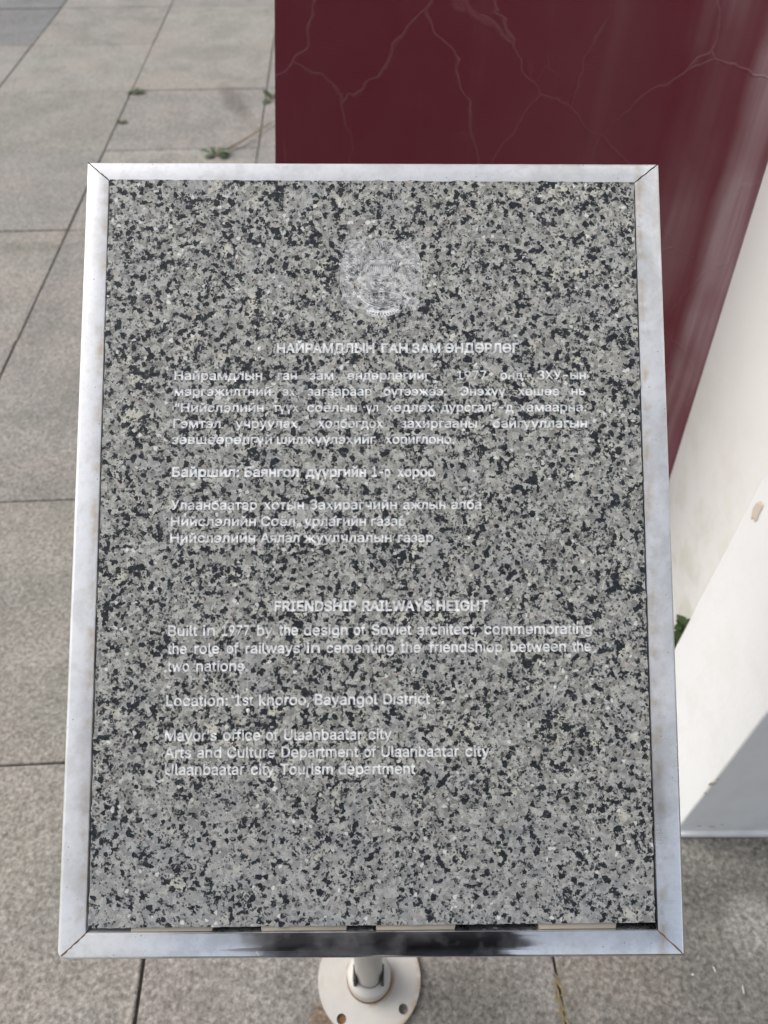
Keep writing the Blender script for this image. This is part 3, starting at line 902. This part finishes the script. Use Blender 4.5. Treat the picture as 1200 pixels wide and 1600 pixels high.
# dead grass in the joint at the lower right
e = empty('dry_grass', ground(872, 1560), 'straw coloured dead grass blades in the paving joint right of the sign foot', 'dry grass')
bm = bmesh.new()
for k in range(46):
    v = random.uniform(1512, 1640) if k < 36 else random.uniform(1560, 1585)
    u = 864 + (v - 1503) * .17
    p = ground(u, v) - e.location
    a = random.gauss(-1.45, .35) if random.random() < .8 else random.uniform(0, 6.28)
    L = random.uniform(.008, .032); d = Vector((math.cos(a), math.sin(a), random.uniform(.05, .5))).normalized()
    leaf(bm, p + Vector((0, 0, -.001)), d, L, .0022, .3, 3)
f = bm_obj('blades', bm, M['dry'], e); f['kind'] = 'stuff'
# bird droppings / paint drips on the slabs at the lower right
for k, (u, v, a, b, r) in enumerate(((1116, 1515, .0015, .0055, .2), (1161, 1546, .0013, .0085, -.1), (1082, 1523, .0025, .002, 0))):
    p = ground(u, v); bm = bmesh.new(); bmesh.ops.create_icosphere(bm, subdivisions=2, radius=1)
    for q in bm.verts:
        x, y = q.co.x * a * .8, q.co.y * b * .75
        q.co = Vector((x * math.cos(r) - y * math.sin(r), x * math.sin(r) + y * math.cos(r), q.co.z * .0006))
    o = bm_obj('bird_dropping', bm, M['dropping']); o.location = (p.x, p.y, .0008)
    tag(o, ['short white streak of bird dropping on the paving, the middle one of three', 'longest white streak of bird dropping on the paving, lower right', 'round white dot of bird dropping on the paving nearest the frame corner'][k], 'bird dropping')

# ------------------------------------------------------------------ the photographer, mirrored in the lower steel bar
def skin(name, joints, edges, mat, parent, root=0, levels=2, roots=None):
    me = bpy.data.meshes.new(name)
    me.from_pydata([j[:3] for j in joints], edges, [])
    o = link(name, me, mat, parent)
    if not me.skin_vertices:
        me_attr = o.modifiers.new('skin', 'SKIN')
    else:
        me_attr = o.modifiers.new('skin', 'SKIN')
    me_attr.branch_smoothing = .6
    sv = me.skin_vertices[0].data
    for i, j in enumerate(joints):
        r = j[3]; sv[i].radius = (r, r) if isinstance(r, (int, float)) else r
        sv[i].use_root = i in (roots or [root])
    s = o.modifiers.new('sub', 'SUBSURF'); s.levels = levels; s.render_levels = levels
    dg = bpy.context.evaluated_depsgraph_get()
    nm = bpy.data.meshes.new_from_object(o.evaluated_get(dg))
    o.modifiers.clear(); o.data = nm
    for p in nm.polygons: p.use_smooth = True
    return o
cloth = NT('dark_jacket_cloth'); cc_ = cloth.co()
cloth.set(Base_Color=cloth.mix(cloth.noise(cc_, 12, 4), (.012, .013, .018), (.024, .024, .030)), Roughness=.85); cloth.bump(cloth.noise(cc_, 30, 4), .6, .01)
denim = plain('dark_trousers_cloth', (.03, .035, .05), .9)
skinm = plain('skin', (.50, .30, .22), .5)
hairm = plain('dark_hair', (.015, .012, .010), .5)
shoe = plain('black_shoe_leather', (.02, .02, .02), .5)
PY = -.36
person = empty('person', (0, PY, 0), 'person in a dark jacket, mirrored dark in the lower steel bar, holding up a phone', 'person')
bj = [(0, 0, .90, .105), (0, .01, 1.02, .10), (0, 0, 1.18, .115), (0, -.01, 1.30, .07), (0, .0, 1.38, .046), (0, .025, 1.45, .068), (0, .02, 1.53, .078), (0, .01, 1.60, .05),
      (-.17, 0, 1.27, .046), (-.25, .10, 1.06, .038), (-.115, .285, 1.185, .026), (.17, 0, 1.27, .046), (.25, .10, 1.06, .038), (.115, .285, 1.185, .026),
      (-.095, 0, .80, .075), (-.10, .02, .46, .05), (-.105, 0, .09, .034), (-.11, .10, .035, .03), (.095, 0, .80, .075), (.10, .02, .46, .05), (.105, 0, .09, .034), (.11, .10, .035, .03)]
be = [(0, 1), (1, 2), (2, 3), (3, 4), (4, 5), (5, 6), (6, 7), (3, 8), (8, 9), (9, 10), (3, 11), (11, 12), (12, 13), (0, 14), (14, 15), (15, 16), (16, 17), (0, 18), (18, 19), (19, 20), (20, 21)]
# hands: palm and fingers closing on the phone's sides
for s, w_ in ((-1, 10), (1, 13)):
    i0 = len(bj); bj.append((s * .085, .332, 1.205, .020)); be.append((w_, i0))
    for q, (dz, ln_) in enumerate(((.030, .030), (.012, .034), (-.006, .031), (-.022, .024))):
        a = len(bj)
        bj.append((s * .072, .352, 1.222 + dz, .0082)); bj.append((s * .052, .354, 1.226 + dz, .0072)); bj.append((s * (.050 - ln_ * .6), .354, 1.228 + dz, .006))
        be += [(i0, a), (a, a + 1), (a + 1, a + 2)]
    a = len(bj); bj.append((s * .070, .325, 1.226, .009)); bj.append((s * .048, .320, 1.244, .008)); be += [(i0, a), (a, a + 1)]
skin('body', bj, be, skinm, person)
skin('jacket', [(0, 0, .76, .165), (0, .015, .95, .150), (0, .02, 1.10, .150), (0, 0, 1.24, .125), (0, -.01, 1.325, .075), (-.18, 0, 1.265, .072), (-.26, .10, 1.055, .056), (-.115, .24, 1.165, .042), (.18, 0, 1.265, .072), (.26, .10, 1.055, .056), (.115, .24, 1.165, .042)],
     [(0, 1), (1, 2), (2, 3), (3, 4), (3, 5), (5, 6), (6, 7), (3, 8), (8, 9), (9, 10)], cloth.m, person).scale.x = 1.5
skin('trousers', [(0, 0, 1.02, .135), (0, 0, .90, .15), (-.095, 0, .78, .10), (-.10, .02, .46, .072), (-.105, 0, .12, .062), (.095, 0, .78, .10), (.10, .02, .46, .072), (.105, 0, .12, .062)], [(0, 1), (1, 2), (2, 3), (3, 4), (1, 5), (5, 6), (6, 7)], denim, person)
for s in (-1, 1):
    skin('shoe', [(s * .105, -.05, .045, .042), (s * .108, .05, .042, .044), (s * .115, .15, .036, .036)], [(0, 1), (1, 2)], shoe, person)
skin('hair', [(0, -.045, 1.50, .062), (0, -.015, 1.60, .083), (0, .03, 1.635, .058)], [(0, 1), (1, 2)], hairm, person)
for s in (-1, 1):
    bm = bmesh.new(); bmesh.ops.create_icosphere(bm, subdivisions=2, radius=.011); o = bm_obj('eye', bm, plain('eye_white', (.6, .6, .58), .2), person, 60); o.location = (s * .030, .088, 1.50)
    bm = bmesh.new(); bmesh.ops.create_icosphere(bm, subdivisions=2, radius=.02); 
    for q in bm.verts: q.co.x *= .35; q.co.z *= 1.5
    o = bm_obj('ear', bm, skinm, person, 60); o.location = (s * .078, .01, 1.49)
bm = bmesh.new(); bmesh.ops.create_cone(bm, segments=10, radius1=.014, radius2=.006, depth=.035, cap_ends=True); o = bm_obj('nose', bm, skinm, person, 60); o.location = (0, .098, 1.475)
bm = bmesh.new(); bmesh.ops.create_icosphere(bm, subdivisions=2, radius=.02)
for q in bm.verts: q.co.y *= .3; q.co.z *= .3
o = bm_obj('mouth', bm, plain('lips', (.38, .16, .13), .5), person, 60); o.location = (0, .090, 1.435)
# phone directly behind the lens
ph = empty('phone', CM @ Vector((0, -.045, .0075)), 'black phone held up in both hands above the sign', 'phone')
ph.rotation_euler = cam.rotation_euler
bm_obj('phone_body', prism([(-.037, -.073), (.037, -.073), (.037, .073), (-.037, .073)], 0, .008, .003, 3), plain('black_glass', (.01, .01, .012), .25), ph, 40)
